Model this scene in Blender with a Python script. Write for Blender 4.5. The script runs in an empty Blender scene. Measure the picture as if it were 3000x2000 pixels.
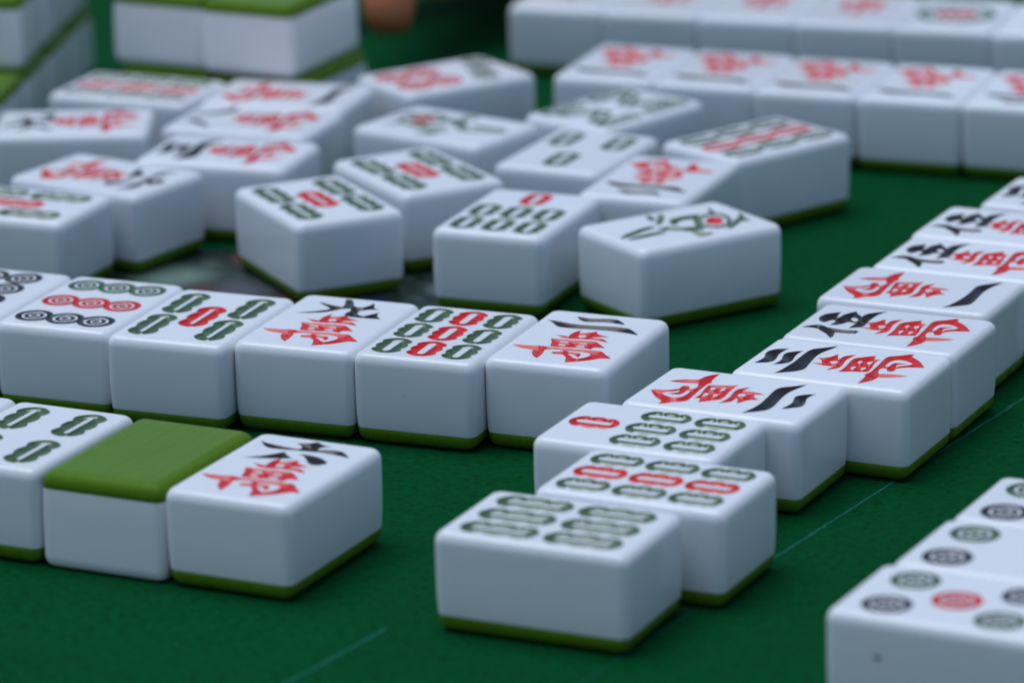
import bpy, math, random
import numpy as np
from mathutils import Vector, Matrix
from mathutils.geometry import delaunay_2d_cdt
random.seed(7)
MM = 0.001
scene = bpy.context.scene
COL = scene.collection

# ------------------------------------------------------------------ sizes (mm)
W, L, H, HG = 26.15, 37.5, 18.5, 3.2
RC, RT, RV = 2.1, 1.65, 2.3        # upright corner radius, top edge: inward and downward reach

# ------------------------------------------------------------------ data
GLYPH = {
  'san': [[[-5.67,15.85],[-4.02,15.56],[-2.69,15.32],[-1.49,15.41],[0.11,16.01],[1.85,16.33],[3.41,16.0],[4.56,15.03],[5.65,13.14],[4.11,13.4],[2.03,13.61],[0.55,13.44],[-1.12,13.01],[-2.7,12.8],[-4.02,13.04],[-4.95,14.09]],[[-5.36,12.12],[-4.0,11.8],[-2.6,11.67],[-1.26,11.84],[0.64,12.49],[2.41,12.69],[3.65,11.95],[5.25,10.0],[3.42,10.23],[1.88,10.22],[0.43,9.98],[-1.24,9.55],[-2.96,9.55],[-4.13,10.31],[-4.94,11.4]],[[-10.61,9.82],[-8.43,9.23],[-5.33,9.09],[-2.49,8.85],[0.52,9.03],[2.97,9.06],[5.44,9.09],[7.05,8.67],[8.45,7.08],[10.73,4.87],[8.94,5.13],[6.77,5.86],[4.4,6.33],[1.94,6.3],[-0.97,5.91],[-3.57,5.55],[-5.29,5.28],[-6.54,5.39],[-7.92,6.24],[-9.19,7.84]]],
  'wan': [[[1.85,5.79],[2.09,4.9],[2.77,3.84],[4.1,3.31],[5.55,2.79],[3.62,2.22],[2.11,1.43],[3.54,1.39],[4.59,1.36],[5.5,0.66],[6.49,-0.55],[4.63,-0.22],[3.0,0.01],[1.49,-0.06],[-0.17,-0.47],[-1.93,-0.64],[-3.25,-0.38],[-3.99,0.38],[-5.27,1.15],[-3.84,1.06],[-2.3,0.71],[-2.34,1.4],[-2.47,2.6],[-2.21,4.04],[-1.46,5.64],[-1.24,4.34],[-1.06,3.62],[0.36,4.19],[1.16,4.79]],[[0.4,2.61],[1.05,2.07],[1.12,1.3],[0.34,0.81],[-0.34,0.97],[-0.68,1.81]],[[-5.26,-1.37],[-3.39,-1.5],[-1.29,-1.45],[1.02,-1.14],[3.08,-0.94],[4.39,-1.12],[5.51,-2.36],[7.39,-4.38],[5.8,-4.56],[5.04,-4.95],[5.02,-6.11],[3.85,-5.77],[2.38,-5.91],[0.94,-6.13],[-0.17,-6.39],[-1.33,-6.5],[-3.08,-6.66],[-3.67,-5.67],[-3.85,-4.51],[-4.36,-3.12]],[[1.62,-2.59],[2.82,-2.55],[3.18,-3.11],[2.25,-3.39],[1.31,-3.33]],[[1.68,-4.51],[2.92,-4.28],[3.41,-5.15],[2.16,-5.38],[1.37,-5.25]],[[-2.57,-2.76],[-1.11,-2.62],[-0.64,-3.31],[-1.97,-3.49],[-2.8,-3.38]],[[-2.11,-4.61],[-0.92,-4.57],[-0.6,-5.33],[-1.71,-5.59],[-2.29,-5.21]],[[-10.92,-7.51],[-9.04,-7.46],[-6.71,-7.32],[-5.69,-7.18],[-5.17,-6.7],[-4.39,-6.84],[-3.47,-7.17],[-1.99,-7.11],[-0.5,-7.05],[1.58,-6.94],[4.52,-6.66],[6.61,-6.54],[7.77,-6.8],[8.88,-8.32],[10.21,-9.75],[11.5,-10.93],[10.06,-10.87],[9.09,-11.07],[8.25,-12.01],[7.1,-13.25],[5.09,-14.73],[3.27,-15.77],[2.92,-14.33],[2.27,-12.3],[1.25,-11.29],[0.8,-10.94],[-0.63,-11.15],[-1.4,-10.75],[-1.42,-9.96],[0.34,-9.1],[0.06,-8.41],[-0.97,-8.12],[-2.88,-8.61],[-3.56,-9.14],[-3.13,-10.2],[-2.84,-12.36],[-2.85,-14.81],[-4.14,-13.57],[-5.2,-11.71],[-5.69,-9.8],[-6.96,-9.61],[-8.24,-9.41],[-9.82,-8.47]],[[1.46,-8.43],[2.86,-8.28],[4.26,-8.26],[5.76,-8.65],[6.4,-9.46],[6.31,-10.73],[5.53,-12.09],[4.74,-12.84],[3.72,-12.44],[3.08,-11.46],[1.84,-10.53],[2.44,-10.21],[3.34,-10.48],[4.52,-11.87],[4.67,-10.31],[4.08,-9.31],[3.07,-9.08],[1.61,-9.22],[1.16,-8.86]]],
  'wu': [[[-5.56,16.67],[-4.21,15.53],[-2.91,14.19],[-2.8,13.33],[-3.31,12.43],[-4.05,11.46],[-4.44,9.35],[-4.39,7.04],[-3.89,5.61],[-4.63,4.67],[-5.97,4.9],[-6.63,6.27],[-6.58,7.89],[-6.64,8.98],[-9.2,8.23],[-10.51,8.4],[-9.53,9.18],[-8.03,10.24],[-6.57,12.01],[-5.34,12.98],[-5.22,14.81]],[[0.69,15.19],[2.14,15.61],[4.14,15.4],[5.51,14.61],[7.14,12.73],[5.73,12.7],[3.01,12.21],[3.49,11.74],[5.1,11.76],[6.93,11.12],[8.59,10.07],[7.46,9.59],[6.45,8.79],[5.33,7.78],[7.31,7.64],[8.39,6.93],[11.08,4.22],[8.61,5.02],[7.0,5.37],[4.4,5.48],[2.21,5.36],[-0.23,5.07],[-1.58,5.32],[-2.31,6.5],[-2.96,7.45],[-1.35,7.37],[0.29,7.22],[0.92,8.15],[0.98,8.89],[0.18,9.34],[-0.89,9.68],[-1.85,10.61],[-2.24,11.73],[-0.89,11.48],[0.42,11.4],[1.27,12.05],[0.93,12.66],[-0.14,13.0],[-0.94,13.44],[-0.59,14.28]],[[2.77,9.24],[4.05,9.23],[4.25,8.67],[3.33,7.63],[1.96,7.52],[1.82,8.28]]],
  'yi': [[[10.85,8.18],[8.85,9.0],[5.94,9.52],[2.41,9.84],[-1.4,9.89],[-4.43,9.64],[-6.53,9.7],[-7.96,10.74],[-9.58,12.29],[-11.01,13.91],[-8.52,13.21],[-6.22,12.64],[-3.31,12.27],[0.08,12.45],[4.05,12.82],[6.78,12.79],[7.75,12.0],[9.51,9.97]]],
  'er': [[[10.55,5.8],[7.57,6.58],[4.15,6.93],[0.08,6.65],[-3.97,6.21],[-6.43,6.27],[-7.5,7.09],[-8.78,8.73],[-10.62,10.52],[-8.28,10.03],[-6.21,9.44],[-4.28,9.16],[-1.58,9.2],[1.3,9.51],[4.41,9.91],[6.56,9.74],[7.69,9.15],[9.33,7.33]],[[5.45,11.7],[3.52,12.05],[1.62,12.34],[-0.29,11.9],[-2.15,11.31],[-3.43,11.5],[-4.9,12.87],[-5.64,14.37],[-3.81,13.87],[-2.27,13.78],[-0.92,14.15],[0.39,14.6],[1.78,14.82],[2.87,14.65],[3.65,13.9],[4.89,12.62]]],
  'liu': [[[-10.11,13.14],[-8.55,12.48],[-6.18,11.9],[-3.42,11.5],[-1.21,11.49],[-0.96,12.27],[-1.79,13.48],[-3.31,14.41],[-2.09,14.66],[-0.62,15.38],[0.02,16.7],[0.99,15.69],[2.32,14.94],[3.86,14.91],[2.53,14.25],[2.07,13.54],[2.23,12.31],[4.15,13.11],[5.89,13.32],[7.55,12.73],[10.0,10.01],[7.97,10.69],[5.81,10.97],[2.73,11.07],[-0.43,10.68],[-3.53,10.16],[-5.94,9.92],[-7.26,10.15],[-8.63,11.4]],[[-8.92,3.41],[-7.1,4.38],[-5.41,5.6],[-4.02,7.37],[-2.9,9.02],[-1.98,7.96],[-0.88,6.88],[0.37,6.12],[-1.68,5.26],[-3.8,4.53],[-5.95,3.83]],[[0.14,8.85],[1.42,9.13],[3.63,8.77],[5.79,7.89],[7.48,6.3],[7.38,5.24],[6.43,4.23],[5.32,4.12],[4.32,4.72],[2.74,6.86],[1.35,8.33]]],
  'jiu': [[[-7.66,12.92],[-6.02,12.29],[-4.07,11.46],[-1.65,11.06],[-1.62,12.18],[-3.29,16.72],[-3.11,17.06],[-1.93,16.56],[-0.69,14.68],[0.38,12.21],[1.33,11.66],[2.58,11.75],[3.24,13.33],[3.7,15.41],[4.35,13.37],[5.18,11.68],[6.62,11.27],[4.8,11.01],[3.56,10.1],[2.9,9.35],[2.96,7.99],[3.7,6.56],[5.14,6.16],[6.08,7.81],[7.31,9.54],[7.22,8.14],[8.05,6.47],[9.2,5.17],[7.21,4.96],[4.39,4.84],[2.47,4.83],[0.98,5.76],[0.81,7.36],[1.18,8.85],[0.43,10.29],[-1.15,9.82],[-2.08,8.17],[-3.59,6.35],[-6.26,5.01],[-9.14,4.17],[-6.85,5.66],[-4.78,7.27],[-3.35,8.9],[-4.29,10.01],[-6.65,11.83]]],
  'bird': [[[2.03,-17.1],[-0.36,-14.36],[-1.45,-11.33],[-3.02,-7.41],[-2.71,-4.73],[-1.08,-5.56],[-0.5,-8.55],[0.97,-11.83],[1.68,-14.6]],[[2.57,-15.19],[1.99,-11.95],[1.47,-8.16],[2.2,-5.22],[3.68,-5.95],[3.74,-9.15],[3.97,-12.72],[3.87,-14.93]],[[-11.86,-0.95],[-8.67,-0.67],[-6.48,-1.72],[-6.52,-3.29],[-8.99,-2.48]],[[-10.51,1.47],[-9.27,2.22],[-5.49,-0.09],[-2.61,-3.07],[-3.77,-3.87],[-6.42,-1.33]],[[-4.84,0.48],[-5.5,2.97],[-5.57,5.93],[-4.61,8.77],[-2.66,7.99],[-1.73,6.18],[-2.85,3.76],[-2.42,1.28],[-0.32,-0.46],[-1.55,-1.2]],[[-0.33,-6.07],[-0.49,-2.8],[1.96,-0.73],[2.64,1.39],[3.62,3.32],[6.05,2.49],[6.04,-0.68],[4.04,-2.75],[1.91,-5.02]],[[-2.59,5.32],[-1.81,6.38],[4.07,2.86],[3.14,2.06]],[[5.46,-0.85],[6.89,0.17],[8.17,1.29],[9.67,2.41],[11.88,0.29],[10.69,-1.9],[8.45,-1.93]],[[-8.23,13.2],[-5.6,12.69],[-2.61,11.76],[-2.27,10.06],[-4.96,11.07]],[[6.96,7.79],[4.26,11.16],[2.3,13.72],[-1.56,17.48],[3.26,14.7],[6.02,14.73],[5.41,12.39],[7.13,10.14],[8.78,7.67],[8.22,6.47]],[[3.79,11.14],[5.29,9.85],[6.42,8.4],[7.06,6.93],[7.17,5.58],[6.73,4.47],[5.79,3.72],[4.43,3.39],[2.78,3.53],[1.01,4.11],[-0.72,5.09],[-2.23,6.37],[-3.38,7.83],[-4.04,9.31],[-4.16,10.69],[-3.72,11.81],[-2.76,12.56],[-1.38,12.88],[0.29,12.73],[2.07,12.13]],[[3.19,10.33],[4.26,9.41],[5.06,8.37],[5.52,7.3],[5.58,6.32],[5.26,5.51],[4.57,4.95],[3.58,4.7],[2.39,4.79],[1.12,5.2],[-0.12,5.9],[-1.19,6.81],[-2.0,7.86],[-2.47,8.93],[-2.54,9.93],[-2.21,10.75],[-1.51,11.31],[-0.51,11.55],[0.68,11.46],[1.96,11.04]]],
  'eye': [[[2.71,9.68],[3.48,9.02],[4.06,8.28],[4.39,7.51],[4.45,6.81],[4.22,6.24],[3.73,5.84],[3.02,5.67],[2.17,5.74],[1.26,6.04],[0.37,6.55],[-0.41,7.21],[-0.99,7.96],[-1.33,8.72],[-1.39,9.43],[-1.16,10.01],[-0.66,10.4],[0.05,10.57],[0.91,10.5],[1.82,10.19]]],
  'ba': [[[-1.2,16.2],[-2.4,15.6],[-2.9,13.6],[-4.6,11.0],[-7.0,8.8],[-9.8,7.0],[-8.4,9.4],[-6.2,12.0],[-4.6,14.6]],[[0.8,16.4],[2.6,15.4],[3.4,13.0],[5.4,10.8],[8.0,9.4],[10.6,9.0],[9.2,7.2],[7.0,7.0],[4.4,8.6],[2.0,11.4],[1.0,14.0]]]}
# tile: lengthwise axis (W = short side towards the viewer), x, y, turn, layer
TILES = {
  'A5': ('W', 13.23, 871.55, -0.391, 0),
  'A4': ('W', -12.9, 876.95, -0.3811, 0),
  'A3': ('W', -37.3, 886.64, -0.379, 0),
  'A2': ('W', -63.2, 892.61, -0.379, 0),
  'A1': ('W', -86.87, 904.11, -0.391, 0),
  'B3': ('W', -44.01, 792.82, -0.4569, 0),
  'B1': ('W', -91.72, 815.99, -0.4489, 0),
  'R1': ('L', 7.6, 759.1, -0.439, 0),
  'R2': ('L', 25.58, 781.62, -0.451, 0),
  'R3': ('L', 25.49, 811.57, -0.439, 0),
  'R4': ('L', 42.47, 832.54, -0.451, 0),
  'R5': ('L', 64.41, 850.88, -0.451, 0),
  'R6': ('L', 75.76, 874.58, -0.439, 0),
  'R7': ('L', 84.81, 901.83, -0.439, 0),
  'R8': ('L', 97.88, 924.56, -0.439, 0),
  'R9': ('L', 108.4, 948.67, -0.451, 0),
  'M4': ('L', 37.01, 956.0, 0.5636, 0),
  'M3': ('W', 1.72, 969.5, -0.3842, 0),
  'M1': ('W', -42.82, 984.27, 0.4388, 0),
  'M2': ('W', -20.83, 1008.44, 0.4886, 0),
  'C1': ('W', 30.03, 1112.09, -0.36, 0),
  'C3': ('W', 78.71, 1092.67, -0.36, 0),
  'C4': ('W', 103.2, 1083.36, -0.36, 0),
  'M7': ('L', 58.09, 1031.86, 0.6918, 0),
  'B2': ('W', -67.9, 804.95, -0.4473, 0),
  'A0': ('W', -111.19, 913.98, -0.391, 0),
  'G1': ('L', 73.52, 714.85, -0.476, 0),
  'G2': ('L', 86.54, 737.57, -0.476, 0),
  'G3': ('L', 98.99, 760.73, -0.464, 0),
  'R10': ('L', 125.88, 972.77, -0.451, 0),
  'C2': ('W', 54.52, 1102.77, -0.36, 0),
  'D1': ('W', 18.6, 1193.29, -0.305, 0),
  'D5': ('W', 117.56, 1158.65, -0.305, 0),
  'M5': ('W', 33.94, 996.96, -0.3892, 0),
  'M6': ('W', 16.03, 1023.67, -0.4427, 0),
  'M8': ('L', 25.83, 1063.97, 0.8241, 0),
  'M9': ('L', -14.59, 1050.17, -0.6354, 0),
  'M10': ('L', -15.22, 1102.43, 0.5715, 0),
  'M11': ('L', -91.19, 1095.42, -0.3914, 0),
  'M12': ('L', -53.74, 1085.51, -0.2973, 0),
  'M13': ('L', -61.04, 1059.63, -0.3415, 0),
  'M14': ('L', -65.45, 1029.39, -0.3187, 0),
  'M15': ('L', -92.23, 1010.48, -0.5881, 0),
  'M16': ('L', -111.13, 986.55, -0.403, 0),
  'M17': ('L', -104.21, 1060.83, -0.0057, 0),
  'B0': ('W', -115.08, 827.99, -0.447, 0),
  'C5': ('W', 127.72, 1074.13, -0.36, 0),
  'D2': ('W', 43.34, 1184.63, -0.305, 0),
  'D3': ('W', 68.08, 1175.97, -0.305, 0),
  'D4': ('W', 92.82, 1167.31, -0.305, 0),
  'D6': ('W', 142.3, 1149.99, -0.305, 0),
  'E2': ('W', -56.78, 1122.0, -0.44, 1),
  'E1': ('W', -79.71, 1134.79, -0.44, 1),
  'E4': ('W', -54.81, 1121.96, -0.44, 0),
  'E3': ('W', -78.38, 1133.39, -0.44, 0),
  'F1': ('L', -141.45, 1105.89, -0.134, 0),
  'F2': ('L', -137.94, 1131.85, -0.134, 0),
  'F3': ('L', -134.44, 1157.82, -0.134, 0),
  'F4': ('L', -130.94, 1183.78, -0.134, 0),
  'F5': ('L', -138.74, 1131.96, -0.134, 1),
  'F6': ('L', -135.24, 1157.93, -0.134, 1),
  'F7': ('L', -131.74, 1183.89, -0.134, 1)}

# ------------------------------------------------------------------ materials
def mat(name):
    m = bpy.data.materials.new(name); m.use_nodes = True
    nt = m.node_tree
    return m, nt, nt.nodes['Principled BSDF']
def node(nt, kind, **kw):
    n = nt.nodes.new(kind)
    for k, v in kw.items():
        if k in n.inputs: n.inputs[k].default_value = v
        else: setattr(n, k, v)
    return n
def noise(nt, vec, scale, detail=3.0, rough=0.55):
    n = node(nt, 'ShaderNodeTexNoise'); n.inputs['Scale'].default_value = scale
    n.inputs['Detail'].default_value = detail; n.inputs['Roughness'].default_value = rough
    nt.links.new(vec, n.inputs['Vector']); return n
def ramp(nt, fac, stops):
    r = node(nt, 'ShaderNodeValToRGB')
    el = r.color_ramp.elements
    while len(el) < len(stops): el.new(0.5)
    for e, (p, c) in zip(el, stops): e.position = p; e.color = (*c, 1)
    nt.links.new(fac, r.inputs['Fac']); return r

def plastic(name, col, var=0.06, rough=0.22, rvar=0.10, scale=90.0, bump=0.0, spec=0.5, sss=0.0):
    """glossy moulded plastic with faint cloudiness, smudges of gloss and a per-piece tint"""
    m, nt, b = mat(name)
    tc = node(nt, 'ShaderNodeTexCoord'); vec = tc.outputs['Object']
    oi = node(nt, 'ShaderNodeObjectInfo')
    add = node(nt, 'ShaderNodeVectorMath', operation='ADD'); nt.links.new(vec, add.inputs[0])
    sc = node(nt, 'ShaderNodeVectorMath', operation='SCALE'); sc.inputs['Scale'].default_value = 3.0
    comb = node(nt, 'ShaderNodeCombineXYZ'); 
    for k in 'XYZ': nt.links.new(oi.outputs['Random'], comb.inputs[k])
    nt.links.new(comb.outputs[0], sc.inputs[0]); nt.links.new(sc.outputs[0], add.inputs[1])
    v = add.outputs[0]
    n1 = noise(nt, v, scale, 4.0)
    lo = tuple(c * (1 - var) for c in col); hi = tuple(min(1, c * (1 + var)) for c in col)
    r = ramp(nt, n1.outputs['Fac'], [(0.3, lo), (0.7, hi)])
    hv = node(nt, 'ShaderNodeHueSaturation')                 # each piece a hair lighter or darker than the next
    mr = node(nt, 'ShaderNodeMapRange'); mr.inputs['To Min'].default_value = 0.955; mr.inputs['To Max'].default_value = 1.03
    nt.links.new(oi.outputs['Random'], mr.inputs['Value']); nt.links.new(mr.outputs[0], hv.inputs['Value'])
    nt.links.new(r.outputs['Color'], hv.inputs['Color']); nt.links.new(hv.outputs['Color'], b.inputs['Base Color'])
    n2 = noise(nt, v, scale * 2.3, 5.0)
    rr = ramp(nt, n2.outputs['Fac'], [(0.35, (rough,) * 3), (0.75, (rough + rvar,) * 3)])
    nt.links.new(rr.outputs['Color'], b.inputs['Roughness'])
    b.inputs['IOR'].default_value = 1.5
    b.inputs['Specular IOR Level'].default_value = spec
    if sss:
        b.inputs['Subsurface Weight'].default_value = sss; b.inputs['Subsurface Scale'].default_value = 0.001
        b.inputs['Subsurface Radius'].default_value = (1.6, 1.7, 1.9)
    if bump:
        n3 = noise(nt, v, 1400, 2.0); bp = node(nt, 'ShaderNodeBump'); bp.inputs['Strength'].default_value = bump
        bp.inputs['Distance'].default_value = 0.0001
        nt.links.new(n3.outputs['Fac'], bp.inputs['Height']); nt.links.new(bp.outputs[0], b.inputs['Normal'])
    return m, nt, b, v

M_WHITE, nt, b, v = plastic('white_melamine', (0.80, 0.815, 0.83), 0.018, 0.13, 0.07, 38.0, 0.0, 0.46, 0.5)
# a few tiny specks of dirt in the white plastic
vo = node(nt, 'ShaderNodeTexVoronoi'); vo.inputs['Scale'].default_value = 55.0; nt.links.new(v, vo.inputs['Vector'])
sp = ramp(nt, vo.outputs['Distance'], [(0.006, (0.35, 0.32, 0.29)), (0.014, (1, 1, 1))])
mx = node(nt, 'ShaderNodeMix', data_type='RGBA', blend_type='MULTIPLY'); mx.inputs[0].default_value = 1.0
src = b.inputs['Base Color'].links[0].from_socket
nt.links.new(src, mx.inputs[6]); nt.links.new(sp.outputs['Color'], mx.inputs[7]); nt.links.new(mx.outputs[2], b.inputs['Base Color'])

# olive green back: brushed in fine lines along the tile
M_BACK, nt, b, v = plastic('green_melamine', (0.098, 0.198, 0.013), 0.05, 0.25, 0.08, 70.0, 0.0, 0.06)
mp = node(nt, 'ShaderNodeMapping'); mp.inputs['Scale'].default_value = (1500, 18, 60)
nt.links.new(v, mp.inputs['Vector'])
st = noise(nt, mp.outputs[0], 1.0, 3.0); bp = node(nt, 'ShaderNodeBump'); bp.inputs['Strength'].default_value = 0.6; bp.inputs['Distance'].default_value = 0.00016
nt.links.new(st.outputs['Fac'], bp.inputs['Height']); nt.links.new(bp.outputs[0], b.inputs['Normal'])
sr = ramp(nt, st.outputs['Fac'], [(0.35, (0.93, 0.93, 0.93)), (0.65, (1.06, 1.06, 1.06))])
mx = node(nt, 'ShaderNodeMix', data_type='RGBA', blend_type='MULTIPLY'); mx.inputs[0].default_value = 1.0
src = b.inputs['Base Color'].links[0].from_socket
nt.links.new(src, mx.inputs[6]); nt.links.new(sr.outputs['Color'], mx.inputs[7]); nt.links.new(mx.outputs[2], b.inputs['Base Color'])

M_RED = plastic('red_enamel', (0.70, 0.016, 0.014), 0.10, 0.16, 0.08, 500.0, 0.0, 0.38)[0]
M_GREEN = plastic('green_enamel', (0.062, 0.125, 0.034), 0.12, 0.14, 0.08, 500.0, 0.0, 0.95)[0]
M_BLACK = plastic('black_enamel', (0.018, 0.013, 0.011), 0.15, 0.14, 0.10, 500.0, 0.0, 0.34)[0]
M_BLACK_COIN = plastic('black_coin_enamel', (0.018, 0.014, 0.014), 0.15, 0.13, 0.08, 500.0, 0.0, 0.95)[0]
INK = {'r': M_RED, 'g': M_GREEN, 'k': M_BLACK, 'c': M_BLACK_COIN}

def cloth_material():
    m, nt, b = mat('green_table_cloth')
    tc = node(nt, 'ShaderNodeTexCoord'); vec = tc.outputs['Object']
    big = noise(nt, vec, 9.0, 5.0, 0.6); fine = noise(nt, vec, 560.0, 3.0)
    c1 = ramp(nt, big.outputs['Fac'], [(0.30, (0.0004, 0.056, 0.0140)), (0.72, (0.0006, 0.072, 0.0185))])
    c2 = ramp(nt, fine.outputs['Fac'], [(0.30, (0.76, 0.76, 0.78)), (0.66, (1.10, 1.10, 1.10))])
    mx = node(nt, 'ShaderNodeMix', data_type='RGBA', blend_type='MULTIPLY'); mx.inputs[0].default_value = 1.0
    nt.links.new(c1.outputs[0], mx.inputs[6]); nt.links.new(c2.outputs[0], mx.inputs[7])
    # woven dimples in slightly staggered rows
    mp = node(nt, 'ShaderNodeMapping'); mp.inputs['Rotation'].default_value = (0, 0, math.radians(-24)); mp.inputs['Scale'].default_value = (400, 520, 1)
    nt.links.new(vec, mp.inputs['Vector'])
    vo = node(nt, 'ShaderNodeTexVoronoi'); vo.inputs['Scale'].default_value = 1.0; vo.inputs['Randomness'].default_value = 0.55
    nt.links.new(mp.outputs[0], vo.inputs['Vector'])
    d = ramp(nt, vo.outputs['Distance'], [(0.08, (0.42, 0.42, 0.44)), (0.32, (1, 1, 1))])
    mx2 = node(nt, 'ShaderNodeMix', data_type='RGBA', blend_type='MULTIPLY'); mx2.inputs[0].default_value = 0.75
    nt.links.new(mx.outputs[2], mx2.inputs[6]); nt.links.new(d.outputs[0], mx2.inputs[7])
    # stray pale lint
    li = node(nt, 'ShaderNodeTexVoronoi'); li.inputs['Scale'].default_value = 160.0; nt.links.new(vec, li.inputs['Vector'])
    lr = ramp(nt, li.outputs['Distance'], [(0.020, (1, 1, 1)), (0.040, (0, 0, 0))])
    mx3 = node(nt, 'ShaderNodeMix', data_type='RGBA'); nt.links.new(lr.outputs[0], mx3.inputs[0])
    nt.links.new(mx2.outputs[2], mx3.inputs[6]); mx3.inputs[7].default_value = (0.03, 0.16, 0.10, 1)
    nt.links.new(mx3.outputs[2], b.inputs['Base Color'])
    b.inputs['Roughness'].default_value = 0.85; b.inputs['Specular IOR Level'].default_value = 0.04
    bp = node(nt, 'ShaderNodeBump'); bp.inputs['Strength'].default_value = 0.28; bp.inputs['Distance'].default_value = 0.00022
    ad = node(nt, 'ShaderNodeMath', operation='ADD'); nt.links.new(d.outputs[0], ad.inputs[0]); nt.links.new(fine.outputs['Fac'], ad.inputs[1])
    nt.links.new(ad.outputs[0], bp.inputs['Height']); nt.links.new(bp.outputs[0], b.inputs['Normal'])
    return m
M_CLOTH = cloth_material()

def simple(name, c1, c2, scale, rough, spec=0.5):
    m, nt, b = mat(name)
    tc = node(nt, 'ShaderNodeTexCoord'); n = noise(nt, tc.outputs['Object'], scale, 5.0)
    r = ramp(nt, n.outputs['Fac'], [(0.3, c1), (0.7, c2)]); nt.links.new(r.outputs[0], b.inputs['Base Color'])
    b.inputs['Roughness'].default_value = rough; b.inputs['Specular IOR Level'].default_value = spec
    bp = node(nt, 'ShaderNodeBump'); bp.inputs['Strength'].default_value = 0.3; bp.inputs['Distance'].default_value = 0.0006
    nt.links.new(n.outputs['Fac'], bp.inputs['Height']); nt.links.new(bp.outputs[0], b.inputs['Normal'])
    return m, b
M_LINE = simple('teal_line_print', (0.003, 0.085, 0.066), (0.007, 0.15, 0.115), 900.0, 0.8, 0.2)[0]
M_SKIN, bs = simple('skin', (0.42, 0.125, 0.045), (0.52, 0.17, 0.07), 160.0, 0.5)
M_SHADE_SLEEVE = simple('shade_sleeve_black', (0.002, 0.002, 0.0022), (0.006, 0.006, 0.007), 400.0, 0.9, 0.15)[0]  # near-black, stands in for the shadow around the hand

# ------------------------------------------------------------------ mesh helpers
def obj(name, verts, faces, material, parent=None, smooth=None):
    me = bpy.data.meshes.new(name)
    me.from_pydata([(x * MM, y * MM, z * MM) for x, y, z in verts], [], faces)
    me.materials.append(material)
    if smooth is None: me.polygons.foreach_set('use_smooth', [True] * len(me.polygons))
    else: me.polygons.foreach_set('use_smooth', smooth)
    me.update()
    o = bpy.data.objects.new(name, me); COL.objects.link(o); o.parent = parent
    return o

def loop(inset, n=9):
    hx, hy = W / 2 - inset, L / 2 - inset
    r = max(RC - inset * 0.5, 1.2)
    pts = []
    for cx, cy, a0 in ((hx - r, hy - r, 0), (-hx + r, hy - r, 90), (-hx + r, -hy + r, 180), (hx - r, -hy + r, 270)):
        for i in range(n):
            a = math.radians(a0 + 90 * i / (n - 1))
            cc, ss = math.cos(a), math.sin(a)
            pts.append((cx + r * math.copysign(abs(cc) ** 0.95, cc), cy + r * math.copysign(abs(ss) ** 0.95, ss)))
    return pts

def rings(levels):
    V, F = [], []
    n = len(loop(0))
    for ins, z in levels: V += [(x, y, z) for x, y in loop(ins)]
    for k in range(len(levels) - 1):
        for i in range(n):
            j = (i + 1) % n
            F.append((k * n + i, k * n + j, (k + 1) * n + j, (k + 1) * n + i))
    return V, F, n

WHITE_LEVELS = [(0.28, HG), (0.18, HG + 1.2), (0.09, HG + 2.8), (0.03, HG + 5), (0.0, HG + 8), (0.0, H - RV)]
for i in range(1, 15):                       # superelliptic shoulder: the side leans in long before the edge
    a = math.radians(90 * i / 14)
    WHITE_LEVELS.append((RT * (1 - math.cos(a) ** (2 / 2.15)), H - RV + RV * math.sin(a) ** (2 / 2.15)))
RB = 2.2
GREEN_LEVELS = [(0.42 + RB, 0.0)] + [(0.42 + RB * (1 - math.sin(math.radians(a))), RB - RB * math.cos(math.radians(a))) for a in (20, 40, 60, 75, 90)] + [(0.30, HG - 0.02), (0.36, HG + 0.05), (1.2, HG + 0.05)]

# ------------------------------------------------------------------ engraved faces
def pip(poly, P):
    """even-odd test of points P (n,2) in polygon"""
    x, y = P[:, 0], P[:, 1]; inside = np.zeros(len(P), bool)
    px, py = poly[:, 0], poly[:, 1]; qx, qy = np.roll(px, -1), np.roll(py, -1)
    for a, b_, c, d in zip(px, py, qx, qy):
        if b_ == d: continue
        cond = ((b_ > y) != (d > y)) & (x < (c - a) * (y - b_) / (d - b_) + a)
        inside ^= cond
    return inside

def smooth_poly(p, it=1):
    """one corner-keeping pass: cut shallow corners, keep sharp brush tips"""
    p = np.array(p, float)
    for _ in range(it):
        out = []; n = len(p)
        for i in range(n):
            a, b_, c = p[i - 1], p[i], p[(i + 1) % n]
            u, w = b_ - a, c - b_
            ang = abs(math.degrees(math.atan2(u[0] * w[1] - u[1] * w[0], u @ w)))
            if ang > 50: out.append(b_)
            else: out += [b_ - 0.25 * u, b_ + 0.25 * w]
        p = np.array(out)
    return p

class Mark:
    def __init__(s, name, ink): s.name, s.ink, s.ops = name, ink, []; s.vcut = name in ('red_character', 'black_numeral')
    def put(s, on, poly):
        p = np.array(poly, float) * 1.015
        s.ops.append((on, np.clip(p, (-11.05, -16.7), (11.05, 16.7)))); return s
    def add(s, poly): return s.put(True, poly)
    def sub(s, poly): return s.put(False, poly)
    def inside(s, P):
        r = np.zeros(len(P), bool)
        for on, poly in s.ops:
            r[pip(poly, P)] = on
        return r

def circ(cx, cy, r, n=None):
    n = n or max(14, int(r * 11))
    return [(cx + r * math.cos(2 * math.pi * i / n), cy + r * math.sin(2 * math.pi * i / n)) for i in range(n)]

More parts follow.
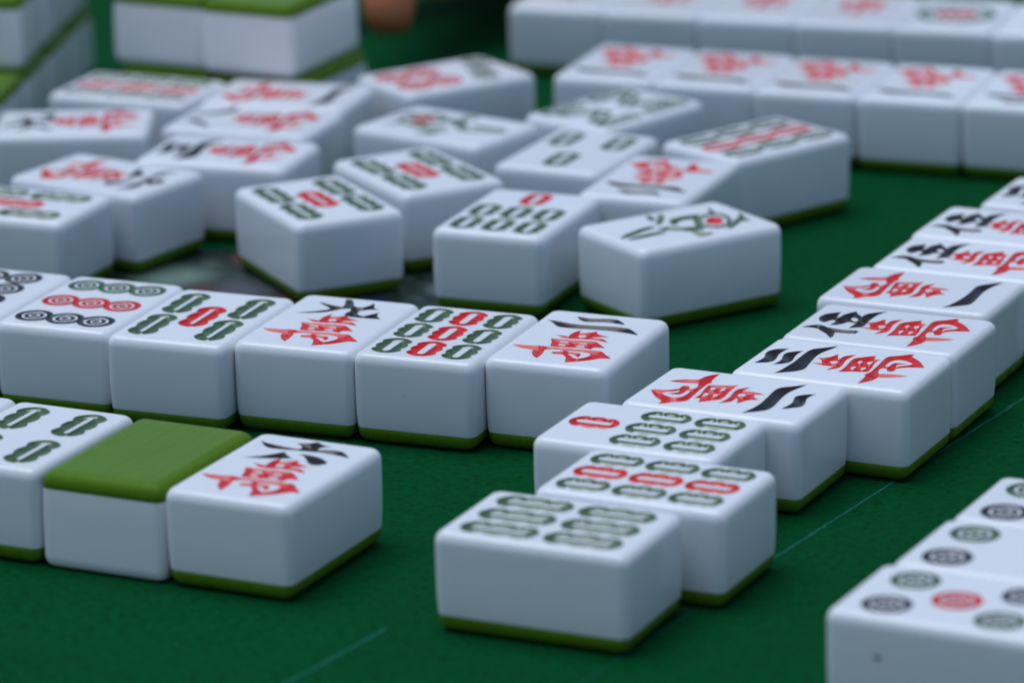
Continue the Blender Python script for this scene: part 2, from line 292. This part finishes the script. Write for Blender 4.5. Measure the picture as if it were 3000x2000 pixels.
def stick(cx, cy, ln, ink, wd=6.5, ang=0.0, lobes=3, slit=0.24):
    """a bamboo stick: scalloped outline with a raised white bar in the middle"""
    m = Mark('bamboo_stick', ink)
    hw = wd / 2; pts = []
    N = 90
    ca, sa = math.cos(ang), math.sin(ang)
    def tr(x, y): return (cx + ca * x - sa * y, cy + sa * x + ca * y)
    ys = np.linspace(-ln / 2, ln / 2, N)
    def half(y):
        t = (y + ln / 2) / ln * lobes
        f = abs(math.sin(math.pi * min(max(t, 0.0), lobes)))
        w_ = hw * (0.74 + 0.26 * f ** 0.55)
        e = ln / 2 - abs(y); cap = min(1.0, e / (hw * 0.95))
        return w_ * math.sqrt(max(0.0, 1 - (1 - cap) ** 2))
    right = [tr(half(y), y) for y in ys]; left = [tr(-half(y), y) for y in ys[::-1]]
    m.add(right[0:] + left[1:-1])
    sw, sl = wd * slit / 2, ln * 0.36
    bar = []
    for a in range(0, 181, 30): bar.append(tr(sw * math.cos(math.radians(a)), sl - sw + sw * math.sin(math.radians(a))))
    for a in range(180, 361, 30): bar.append(tr(sw * math.cos(math.radians(a)), -sl + sw + sw * math.sin(math.radians(a))))
    m.sub(bar)
    return m

def coin(cx, cy, r, ink):
    m = Mark('circle_mark', ink)
    m.add(circ(cx, cy, r)).sub(circ(cx, cy, r * 0.66)).add(circ(cx, cy, r * 0.53)).sub(circ(cx, cy, r * 0.31)).add(circ(cx, cy, r * 0.20))
    return m

def char(key, name, ink, holes=()):
    m = Mark(name, ink)
    for i, p in enumerate(GLYPH[key]):
        p = smooth_poly(p, 2)
        (m.sub if i in holes else m.add)(p)
    return m

def wan(num):
    return [char('wan', 'red_character', 'r', (1, 3, 4, 5, 6, 8)), char(num, 'black_numeral', 'k', (2,) if num == 'wu' else ())]

def big_circle():
    m = Mark('circle_mark', 'g'); m.add(circ(0, 0, 10.2)).sub(circ(0, 0, 8.2))
    for i in range(14):
        a = 2 * math.pi * i / 14; m.add(circ(7.1 * math.cos(a), 7.1 * math.sin(a), 0.9))
    m2 = Mark('circle_centre', 'r'); m2.add(circ(0, 0, 5.2)).sub(circ(0, 0, 3.6)).add(circ(0, 0, 2.6)).sub(circ(0, 0, 1.2))
    return [m, m2]

def zhong():
    m = Mark('red_character', 'r')
    m.add([(-5.6, 8.2), (5.6, 8.9), (4.9, -1.2), (-4.8, -1.5)]).sub([(-3.6, 6.4), (3.6, 6.9), (3.0, 0.5), (-3.0, 0.3)])
    m.add([(-1.0, 13.6), (0.5, 13.0), (1.2, 12.0), (0.95, -4.6), (0.0, -6.0), (-0.8, -4.2)])
    return [m]

def kind_marks(k):
    if k == 'bam3': return [stick(0, 8.7, 12.4, 'g')] + [stick(x, -8.7, 12.4, 'g') for x in (-6.6, 6.6)]
    if k == 'bam4': return [stick(x, y, 14.0, 'g', wd=6.8, slit=0.145) for x in (-6.2, 6.2) for y in (8.4, -8.4)]
    if k == 'bam5': return [stick(x, y, 14.9, 'g', wd=6.3, slit=0.145) for x in (-7.3, 7.3) for y in (7.85, -7.85)] + [stick(0, 0, 14.8, 'r', wd=6.2, slit=0.145)]
    if k == 'bam6': return [stick(x, y, 14.7, 'g', wd=6.3, slit=0.19) for x in (-7.4, 0, 7.4) for y in (7.9, -7.9)]
    if k == 'bam7': return [stick(0, 11.2, 9.9, 'r', lobes=3)] + [stick(x, y, 9.9, 'g') for x in (-7.4, 0, 7.4) for y in (-0.2, -11.0)]
    if k == 'bam9': return [stick(x, y, 10.3, 'r' if x == 0 else 'g') for x in (-7.4, 0, 7.4) for y in (10.9, 0, -10.9)]
    if k == 'bam8':
        out = []
        for s in (1, -1):
            out += [stick(x, s * 8.4, 14.8, 'g', wd=4.6) for x in (-8.7, 8.7)]
            out += [stick(t * 3.0, s * 8.6, 12.0, 'g', wd=4.2, ang=-t * s * 0.50) for t in (-1, 1)]
        return out
    if k == 'bird':
        m = char('bird', 'bird_mark', 'g', (len(GLYPH['bird']) - 1,)); e = Mark('bird_eye', 'r')
        e.add(np.array(GLYPH['eye'][0])); return [m, e]
    if k == 'cir9': return [coin(x, y, 3.9, c) for x in (-7, 0, 7) for y, c in ((11.6, 'g'), (0, 'r'), (-11.6, 'c'))]
    if k == 'cir8': return [coin(x, y, 4.0, 'c') for x in (-3.9, 3.9) for y in (12.2, 4.1, -4.1, -12.2)]
    if k == 'cir7': return [coin(x, y, 3.5, 'g') for x, y in ((-7.2, 13.2), (0, 10.2), (7.2, 7.2))] + [coin(x, y, 4.4, 'r') for x in (-5.2, 5.2) for y in (-3.4, -12.2)]
    if k == 'cir5': return [coin(x, y, 4.3, c) for x, y, c in ((6.3, 9.9, 'g'), (-6.3, 9.9, 'c'), (-6.3, -9.9, 'g'), (6.3, -9.9, 'c'), (0, 0, 'r'))]
    if k == 'cir4': return [coin(x, y, 4.4, c) for x, y, c in ((6.4, 10.6, 'g'), (-6.4, 10.6, 'c'), (-6.4, -10.6, 'g'), (6.4, -10.6, 'c'))]
    if k == 'cir1': return big_circle()
    if k == 'zhong': return zhong()
    return wan(k)

def engrave(marks):
    """white top face with the marks cut out, and each mark as a groove"""
    outer = loop(RT)
    V, E = [], []
    def put(poly):
        b0 = len(V); V.extend([(float(x), float(y)) for x, y in poly]); n = len(poly)
        E.extend([(b0 + i, b0 + (i + 1) % n) for i in range(n)])
    put(outer)
    for m in marks:
        for on, p in m.ops: put(p)
    r = delaunay_2d_cdt([Vector(v) for v in V], E, [], 1, 1e-5)
    v1 = np.array([tuple(v) for v in r[0]]); f1 = [tuple(f) for f in r[2]]
    cen = np.array([v1[list(f)].mean(0) for f in f1])
    ink = np.zeros(len(f1), bool)
    for m in marks: ink |= m.inside(cen)
    # border between ink and white
    ed = {}
    for f, k in zip(f1, ink):
        for i in range(3): ed.setdefault(tuple(sorted((f[i], f[(i + 1) % 3]))), []).append(k)
    border = [e for e, ks in ed.items() if len(ks) == 2 and ks[0] != ks[1]]
    A = v1[[e[0] for e in border]]; B = v1[[e[1] for e in border]]
    def dist(P):
        D = np.full(len(P), 1e9); AB = B - A; l2 = (AB ** 2).sum(1) + 1e-12
        for i in range(0, len(P), 400):
            q = P[i:i + 400, None, :] - A[None]
            t = np.clip((q * AB[None]).sum(2) / l2, 0, 1)
            D[i:i + 400] = np.sqrt(((q - t[..., None] * AB[None]) ** 2).sum(2).min(1))
        return D
    g = 0.17 if any(m.vcut for m in marks) else 0.30
    xs = np.arange(-W / 2 + RT, W / 2 - RT, g); ys = np.arange(-L / 2 + RT, L / 2 - RT, g * 0.87)
    G = np.array([(x + (g / 2 if j % 2 else 0), y) for j, y in enumerate(ys) for x in xs])
    inside = np.zeros(len(G), bool)
    for m in marks: inside |= m.inside(G)
    G = G[inside]
    if len(G):
        d = dist(G); G = G[d > 0.10]
    nb = len(v1)
    # second pass: the border plus the outer loop, with points inside the ink
    VV = [Vector(p) for p in v1] + [Vector(p) for p in G]
    outer_e = [e for e, ks in ed.items() if len(ks) == 1]
    r = delaunay_2d_cdt(VV, border + outer_e, [], 1, 1e-5)
    v2 = np.array([tuple(v) for v in r[0]]); f2 = [tuple(f) for f in r[2]]
    cen = np.array([v2[list(f)].mean(0) for f in f2])
    owner = np.full(len(f2), -1)
    for i, m in enumerate(marks): owner[m.inside(cen)] = i
    D = dist(v2)
    depth = np.where(D < 1e-4, 0.0, 0.62 * (1 - np.exp(-D / 0.30)) + 0.08 * D)
    vc = np.zeros(len(v2), bool)
    for f, o_ in zip(f2, owner):
        if o_ >= 0 and marks[o_].vcut: vc[list(f)] = True
    depth = np.where(vc, np.where(D < 1e-4, 0.0, np.minimum(0.10 + 0.48 * D, 1.0)), depth)
    inkv = np.zeros(len(v2), bool)
    for f, o_ in zip(f2, owner):
        if o_ >= 0: inkv[list(f)] = True
    z = np.where(inkv, H - depth, H)
    return outer, v2, f2, owner, z

def sub_mesh(v, z, faces):
    idx = {}; V, F = [], []
    for f in faces:
        q = []
        for i in f:
            if i not in idx: idx[i] = len(V); V.append((v[i][0], v[i][1], z[i]))
            q.append(idx[i])
        F.append(tuple(q))
    return V, F

def make_tile(kind):
    """mahjong_tile > white_block (> engraved marks), green_back ; long axis along local y, top of the writing at +y"""
    root = bpy.data.objects.new('mahjong_tile', None); COL.objects.link(root)
    root.empty_display_size = 0.01
    V, F, n = rings(WHITE_LEVELS)
    sm = [True] * len(F)
    if kind == 'back':
        F.append(tuple(range(len(V) - n, len(V)))); sm.append(False)
        flip = lambda vv: [(x, -y, H - z) for x, y, z in vv]
        block = obj('white_block', flip(V), F, M_WHITE, root, sm)
        V, F, n = rings(GREEN_LEVELS)
        F.append(tuple(range(n))[::-1])
        obj('green_back', flip(V), F, M_BACK, root, [True] * (len(F) - 1) + [False])
        return root
    marks = kind_marks(kind)
    outer, v2, f2, owner, z = engrave(marks)
    b0 = len(V); V += [(x, y, zz) for (x, y), zz in zip(v2, z)]
    white = [tuple(b0 + i for i in f) for f, o_ in zip(f2, owner) if o_ < 0]
    used = sorted({i for f in F for i in f} | {i for f in white for i in f}); mp = {a: i for i, a in enumerate(used)}
    allf = [tuple(mp[i] for i in f) for f in F + white]
    block = obj('white_block', [V[i] for i in used], allf, M_WHITE, root, [True] * len(F) + [False] * len(white))
    for i, m in enumerate(marks):
        fs = [f for f, o_ in zip(f2, owner) if o_ == i]
        if fs:
            mv, mf = sub_mesh(v2, z, fs)
            obj(m.name, mv, mf, INK[m.ink], block)
    V, F, n = rings(GREEN_LEVELS)
    F.append(tuple(range(n))[::-1])
    obj('green_back', V, F, M_BACK, root, [True] * (len(F) - 1) + [False])
    return root

PROTO = {}
def copy_tree(o, parent=None):
    c = o.copy(); COL.objects.link(c); c.parent = parent
    for ch in list(o.children): copy_tree(ch, c)
    return c

ROW = {'A': 'middle row of face-up tiles', 'B': 'front left row of tiles', 'R': 'staggered row of tiles on the right',
       'M': 'loose pile of discarded tiles', 'C': 'row of tiles at the back right', 'D': 'farthest row of tiles at the back right',
       'E': 'two-layer wall of face-down tiles', 'F': 'two-layer wall of tiles at the far left', 'G': 'nearest row of circle tiles at lower right'}
# name: (kind, turned upside down, label)
WHAT = {
  'A0': ('cir8', 0, 'tile with black circles cut off by the left edge, beside the nine circles tile'),
  'A1': ('cir9', 0, 'tile with three green, three red and three black circles'),
  'A2': ('bam5', 0, 'five bamboo tile between the nine circles tile and the 九萬 tile'),
  'A3': ('jiu', 0, 'sharp 九萬 tile between the five bamboo and nine bamboo tiles of the middle row'),
  'A4': ('bam9', 0, 'nine bamboo tile in sharp focus beside the 二萬 tile of the middle row'),
  'A5': ('er', 0, '二萬 tile at the right end of the middle row'),
  'B0': ('bam6', 0, 'sliver of a white tile at the left edge behind the green bamboo tile'),
  'B1': ('bam4', 0, 'green bamboo tile at the left edge beside the face-down green tile'),
  'B2': ('back', 0, 'single face-down tile showing its olive green back between two white tiles'),
  'B3': ('liu', 0, '六萬 tile in front, right of the green face-down tile'),
  'R1': ('bam6', 0, 'six green bamboo tile nearest the camera at the front of the staggered row'),
  'R2': ('bam9', 0, 'nine bamboo tile with a red middle line just behind the six bamboo tile'),
  'R3': ('bam7', 0, 'seven bamboo tile with one red stick lying in front of a 二萬 tile'),
  'R4': ('er', 1, 'upside-down 二萬 tile between the seven bamboo and 三萬 tiles'),
  'R5': ('san', 0, 'sharp 三萬 tile with three black strokes in the staggered row'),
  'R6': ('wu', 0, '伍萬 tile between the 三萬 tile and the upside-down 一萬 tile'),
  'R7': ('yi', 1, 'upside-down 一萬 tile with 伍萬 tiles in front of and behind it'),
  'R8': ('wu', 0, '伍萬 tile directly behind the upside-down 一萬 tile, cut by the right edge'),
  'R9': ('wu', 0, '伍萬 tile farthest back of the three in the staggered row'),
  'R10': ('san', 0, 'last tile of the staggered row, a white corner with one black stroke'),
  'M1': ('bam5', 0, 'five bamboo tile turned corner-on, nearest the camera in the left of the pile'),
  'M2': ('bam5', 0, 'five bamboo tile half hidden right behind another corner-on five bamboo tile'),
  'M3': ('bam7', 0, 'seven bamboo tile in the pile with its red stick at the far side'),
  'M4': ('bird', 1, 'bird tile at the front right of the pile, showing its whole right side'),
  'M5': ('er', 1, 'blurred upside-down 二萬 tile behind the front bird tile of the pile'),
  'M6': ('bam3', 1, 'tile with three green bamboo sticks in the middle of the pile'),
  'M7': ('bam9', 0, 'blurred nine bamboo tile at the right end of the pile before the green cloth'),
  'M8': ('bam8', 0, 'tile with slanted green bamboo sticks around a white diamond at the back of the pile'),
  'M9': ('bird', 0, 'blurred bird tile at the back of the pile with its head to the left'),
  'M10': ('cir7', 1, 'blurred tile with red and green circles standing at the very back of the pile'),
  'M11': ('bam9', 0, 'blurred nine bamboo tile under the left end of the two-layer wall'),
  'M12': ('yi', 1, 'blurred 一萬 tile lying right below the near corner of the two-layer wall'),
  'M13': ('ba', 0, 'blurred 八萬 tile sandwiched between the 一萬 and 三萬 tiles of the pile'),
  'M14': ('san', 0, 'blurred 三萬 tile at the front of three parallel character tiles in the pile'),
  'M15': ('liu', 1, 'blurred 六萬 tile with its red character to the left, beside a bamboo tile at left'),
  'M16': ('bam5', 0, 'blurred bamboo tile cut by the left edge at the front of the pile'),
  'M17': ('jiu', 0, 'blurred 九萬 tile at the far left, its long side facing the camera'),
  'C1': ('yi', 1, 'left end tile of the back right row of 萬 tiles'),
  'C2': ('yi', 1, 'second tile from the left in the back right row of 萬 tiles'),
  'C3': ('yi', 1, 'middle tile of the five 萬 tiles in the back right row'),
  'C4': ('yi', 1, 'fourth tile from the left in the back right row, above a dark gap'),
  'C5': ('er', 1, '萬 tile of the back right row cut off by the right edge'),
  'D1': ('zhong', 0, 'left end tile of the farthest row, its long front side by the added dark sleeve'),
  'D2': ('zhong', 0, 'second tile from the left in the farthest row at the top'),
  'D3': ('zhong', 0, 'farthest-row tile with a red mark, directly above the second and third 萬 tiles'),
  'D4': ('zhong', 0, 'farthest-row tile with a red mark, next to the big green circle tile'),
  'D5': ('cir1', 0, 'one circle tile with a big green ring and red centre in the farthest row'),
  'D6': ('zhong', 0, 'right-hand tile of the farthest row, cut by the top right corner'),
  'E1': ('back', 0, 'upper left face-down tile of the two-layer wall at the top left'),
  'E2': ('back', 0, 'upper right face-down tile of the two-layer wall, its white corner towards the camera'),
  'E3': ('back', 0, 'lower left tile of the two-layer wall, only its green edge showing'),
  'E4': ('back', 0, 'lower right tile of the two-layer wall, showing a green edge and some white'),
  'F1': ('back', 0, 'nearest lower tile of the far left wall, its green back uncovered'),
  'F2': ('back', 0, 'second lower tile from the camera in the far left wall'),
  'F3': ('back', 0, 'third lower tile from the camera in the far left wall'),
  'F4': ('back', 0, 'farthest lower tile of the far left wall, next to the strip of green cloth'),
  'F5': ('back', 0, 'nearest upper tile of the far left wall, its white side facing the camera'),
  'F6': ('back', 0, 'middle upper tile of the far left wall'),
  'F7': ('back', 0, 'farthest upper tile of the far left wall at the top edge'),
  'G1': ('cir5', 0, 'five circles tile at the lower right corner with a dark spot on its side'),
  'G2': ('cir4', 0, 'tile with a green and a black circle behind the five circles tile'),
  'G3': ('cir4', 0, 'tile with a black circle at the right edge, third from the lower right corner')}

for n, (ax, x, y, th, lev) in TILES.items():
    kind, turned, label = WHAT[n]
    if kind in PROTO: t = copy_tree(PROTO[kind])
    else: t = PROTO[kind] = make_tile(kind)
    rz = th if ax == 'W' else th + math.pi / 2
    if turned: rz += math.pi
    t.location = (x * MM, y * MM, lev * (H + 0.05) * MM + 0.0002)
    t.rotation_euler = (0, 0, rz)
    t['label'] = label; t['category'] = 'mahjong tile'; t['group'] = ROW[n[0]]

    if n == 'G1':                  # small brown dirt spot on the long side of the nearest tile
        pts = [(1.15 * (1 + 0.25 * math.sin(3 * a + 1)) * math.cos(a), 1.15 * (1 + 0.2 * math.cos(2 * a)) * math.sin(a)) for a in [2 * math.pi * i / 16 for i in range(16)]]
        cx, cz = (8.92, 11.4)
        Vd = [(-13.00, cx + u, cz + w) for u, w in pts] + [(-13.14, cx, cz)]
        d = obj('dirt_spot', Vd, [(i, (i + 1) % 16, 16) for i in range(16)], simple('dirt', (0.04, 0.028, 0.02), (0.07, 0.05, 0.04), 900.0, 0.7, 0.2)[0], [ch for ch in t.children if ch.name.startswith('white_block')][0])
# ------------------------------------------------------------------ the table
def grid(x0, x1, y0, y1, nx, ny, fz):
    V = [(x0 + (x1 - x0) * i / nx, y0 + (y1 - y0) * j / ny, 0) for j in range(ny + 1) for i in range(nx + 1)]
    V = [(x, y, fz(x, y)) for x, y, _ in V]
    F = [(j * (nx + 1) + i, j * (nx + 1) + i + 1, (j + 1) * (nx + 1) + i + 1, (j + 1) * (nx + 1) + i) for j in range(ny) for i in range(nx)]
    return V, F
V, F = grid(-1500, 1500, -600, 2800, 2, 2, lambda x, y: 0.0)
cloth = obj('table_cloth', V, F, M_CLOTH)
cloth['kind'] = 'structure'; cloth['label'] = 'dark green textured cloth covering the table under all the tiles'; cloth['category'] = 'table cloth'
def strip(p, q, w, n=60, jit=0.12):
    p, q = np.array(p, float), np.array(q, float); d = q - p; ln = np.hypot(*d); nn = np.array([-d[1], d[0]]) / ln
    V, F = [], []
    for i in range(n + 1):
        c = p + d * i / n + nn * random.uniform(-jit, jit); hw = w / 2 * random.uniform(0.6, 1.25)
        if i in (0, n): hw *= 0.3
        V += [(*(c - nn * hw), 0.06), (*(c + nn * hw), 0.06)]
        if i: F.append((2 * i - 2, 2 * i - 1, 2 * i + 1, 2 * i)[::-1])
    return V, F
for p, q, w in (((-62, 697), (-23.1, 757.7), 0.6), ((8, 724.3), (38, 774.7), 0.2), ((40, 778), (74, 834.8), 0.5), ((77, 839.8), (150, 961.5), 0.6)):
    V, F = strip(p, q, w); obj('printed_line', V, F, M_LINE, cloth)

# printed sheet lying under the pile
def sheet_material():
    m, nt, b = mat('printed_paper')
    tc = node(nt, 'ShaderNodeTexCoord'); vec = tc.outputs['Object']
    n = noise(nt, vec, 120.0, 7.0, 0.75)
    base = ramp(nt, n.outputs['Fac'], [(0.46, (0.002, 0.018, 0.009)), (0.56, (0.02, 0.042, 0.034)), (0.74, (0.15, 0.21, 0.20))])
    cur = base.outputs[0]
    for (x, y, rad, col) in [(-9, 21, 7, (0.20, 0.02, 0.012)), (-4, -4, 9, (0.075, 0.08, 0.10)), (-24, 3, 11, (0.17, 0.25, 0.20)), (8, -9, 4, (0.15, 0.05, 0.03)), (3, -12, 4, (0.10, 0.06, 0.03)), (15, -6, 3, (0.02, 0.04, 0.33)), (-14, -5, 4, (0.10, 0.03, 0.02)), (27, -8, 3, (0.015, 0.02, 0.14)), (42, 4, 7, (0.20, 0.25, 0.28))]:
        su = node(nt, 'ShaderNodeVectorMath', operation='DISTANCE'); nt.links.new(vec, su.inputs[0]); su.inputs[1].default_value = (x * MM, y * MM, 0)
        rr = ramp(nt, su.outputs['Value'], [(rad * MM * 0.35, (1, 1, 1)), (rad * MM * 1.1, (0, 0, 0))])
        mx = node(nt, 'ShaderNodeMix', data_type='RGBA'); nt.links.new(rr.outputs[0], mx.inputs[0]); nt.links.new(cur, mx.inputs[6]); mx.inputs[7].default_value = (*col, 1)
        cur = mx.outputs[2]
    nt.links.new(cur, b.inputs['Base Color']); b.inputs['Roughness'].default_value = 0.4
    return m
V, F = grid(-46, 46, -26, 26, 46, 26, lambda x, y: 0.12 + 0.05 * math.sin(x * 0.4) * math.cos(y * 0.5))
nV = len(V); V += [(x, y, 0.02) for x, y, z in V]; F += [tuple(i + nV for i in f)[::-1] for f in F]
sheet = obj('printed_sheet', V, F, sheet_material())
sheet.location = (-54 * MM, 980.5 * MM, 0); sheet.rotation_euler = (0, 0, -0.25)
sheet['label'] = 'flat grey-green printed sheet with dark, red and blue patches under the pile'; sheet['category'] = 'paper'

# ------------------------------------------------------------------ person's hand at the top edge, dark sleeve added as its shade
person = bpy.data.objects.new('person', None); COL.objects.link(person); person.location = (-0.011, 1.2590, 0.0)
person['label'] = 'hand of a person reaching in behind the wall of tiles, with an added dark sleeve as its shade'; person['category'] = 'person'
def skin(name, chain, edges, material, parent, lv=2):
    me = bpy.data.meshes.new(name)
    o0 = (-10.0, 1262.0, 0.0)
    me.from_pydata([((p[0] - o0[0]) * MM, (p[1] - o0[1]) * MM, p[2] * MM) for p in chain], edges, [])
    o = bpy.data.objects.new(name, me); COL.objects.link(o); o.parent = parent
    md = o.modifiers.new('skin', 'SKIN'); md.use_smooth_shade = True
    sv = me.skin_vertices[0].data
    for i, p in enumerate(chain): sv[i].radius = (p[3] * MM, p[3] * MM)
    sv[0].use_root = True
    sd = o.modifiers.new('sub', 'SUBSURF'); sd.levels = lv; sd.render_levels = lv
    me.materials.append(material); return o
ch = [(10, 1288, 34, 20), (-4, 1262, 36, 19), (24, 1316, 40, 22), (60, 1385, 60, 26)]
ed = [(0, 1), (0, 2), (2, 3)]
for kx, ky, tip in ((-24, 1240, (-30, 1180, 11)), (-13, 1240, (-17, 1202, 19)), (-2, 1240, (-5, 1214, 22)), (9, 1244, (8, 1224, 24))):
    i0 = len(ch)
    ch += [(kx, ky, 40, 9.5), ((kx + tip[0]) / 2, (ky + tip[1]) / 2 - 6, 36, 8.8), (tip[0], tip[1] + 4, 22, 8.0), (*tip, 6.8)]
    ed += [(1, i0), (i0, i0 + 1), (i0 + 1, i0 + 2), (i0 + 2, i0 + 3)]
i0 = len(ch); ch += [(-26, 1272, 28, 10.5), (-38, 1254, 22, 9), (-42, 1236, 18, 7.5)]; ed += [(0, i0), (i0, i0 + 1), (i0 + 1, i0 + 2)]
skin('hand', ch, ed, M_SKIN, person)
sl = [(-14, 1252, 29, 28), (20, 1310, 33, 32), (60, 1380, 52, 42), (110, 1470, 90, 52)]  # wide sleeve added to darken the cloth where the hand's shadow lies
skin('shade_sleeve', sl, [(0, 1), (1, 2), (2, 3)], M_SHADE_SLEEVE, person)

# ------------------------------------------------------------------ camera
f_px, cam_h, pit, rol = (13320.068523, 279.866799, 0.291483, -0.020228)
cam = bpy.data.cameras.new('camera'); co = bpy.data.objects.new('camera', cam); COL.objects.link(co)
cam.sensor_width = 36.0; cam.lens = f_px / 3000 * 36.0; cam.clip_start = 0.01; cam.clip_end = 50
c, s = math.cos(pit), math.sin(pit); cr, sr = math.cos(rol), math.sin(rol)
right0 = Vector((1, 0, 0)); up0 = Vector((0, s, c)); fwd = Vector((0, c, -s))
right = cr * right0 + sr * up0; up = -sr * right0 + cr * up0
M = Matrix((right, up, -fwd)).transposed().to_4x4(); M.translation = Vector((0, 0, cam_h * MM))
co.matrix_world = M
cam.dof.use_dof = True; cam.dof.focus_distance = 0.893; cam.dof.aperture_fstop = 15; cam.dof.aperture_blades = 0
scene.camera = co

# ------------------------------------------------------------------ light: overcast daylight from above
SUN_EL, SUN_AZ = math.radians(77), math.radians(-68)   # azimuth measured from +Y towards +X
world = bpy.data.worlds.new('World'); scene.world = world; world.use_nodes = True
nt = world.node_tree; bg = nt.nodes['Background']
sky = nt.nodes.new('ShaderNodeTexSky'); sky.sky_type = 'NISHITA'; sky.sun_disc = False
sky.sun_elevation = SUN_EL; sky.sun_rotation = SUN_AZ; sky.air_density = 1.0; sky.dust_density = 1.0; sky.ozone_density = 1.0
nt.links.new(sky.outputs[0], bg.inputs['Color']); bg.inputs['Strength'].default_value = 0.079
sun = bpy.data.lights.new('sun', 'SUN'); sun.energy = 1.47; sun.angle = math.radians(44); sun.color = (0.83, 0.905, 1.0)
so = bpy.data.objects.new('sun', sun); COL.objects.link(so)
dv = Vector((math.sin(SUN_AZ) * math.cos(SUN_EL), math.cos(SUN_AZ) * math.cos(SUN_EL), math.sin(SUN_EL)))
so.rotation_euler = dv.to_track_quat('Z', 'Y').to_euler()

scene.render.engine = 'CYCLES'
scene.view_settings.view_transform = 'Standard'; scene.view_settings.look = 'None'
scene.view_settings.exposure = 0.41; scene.view_settings.gamma = 1.0; scene.view_settings.use_curve_mapping = False
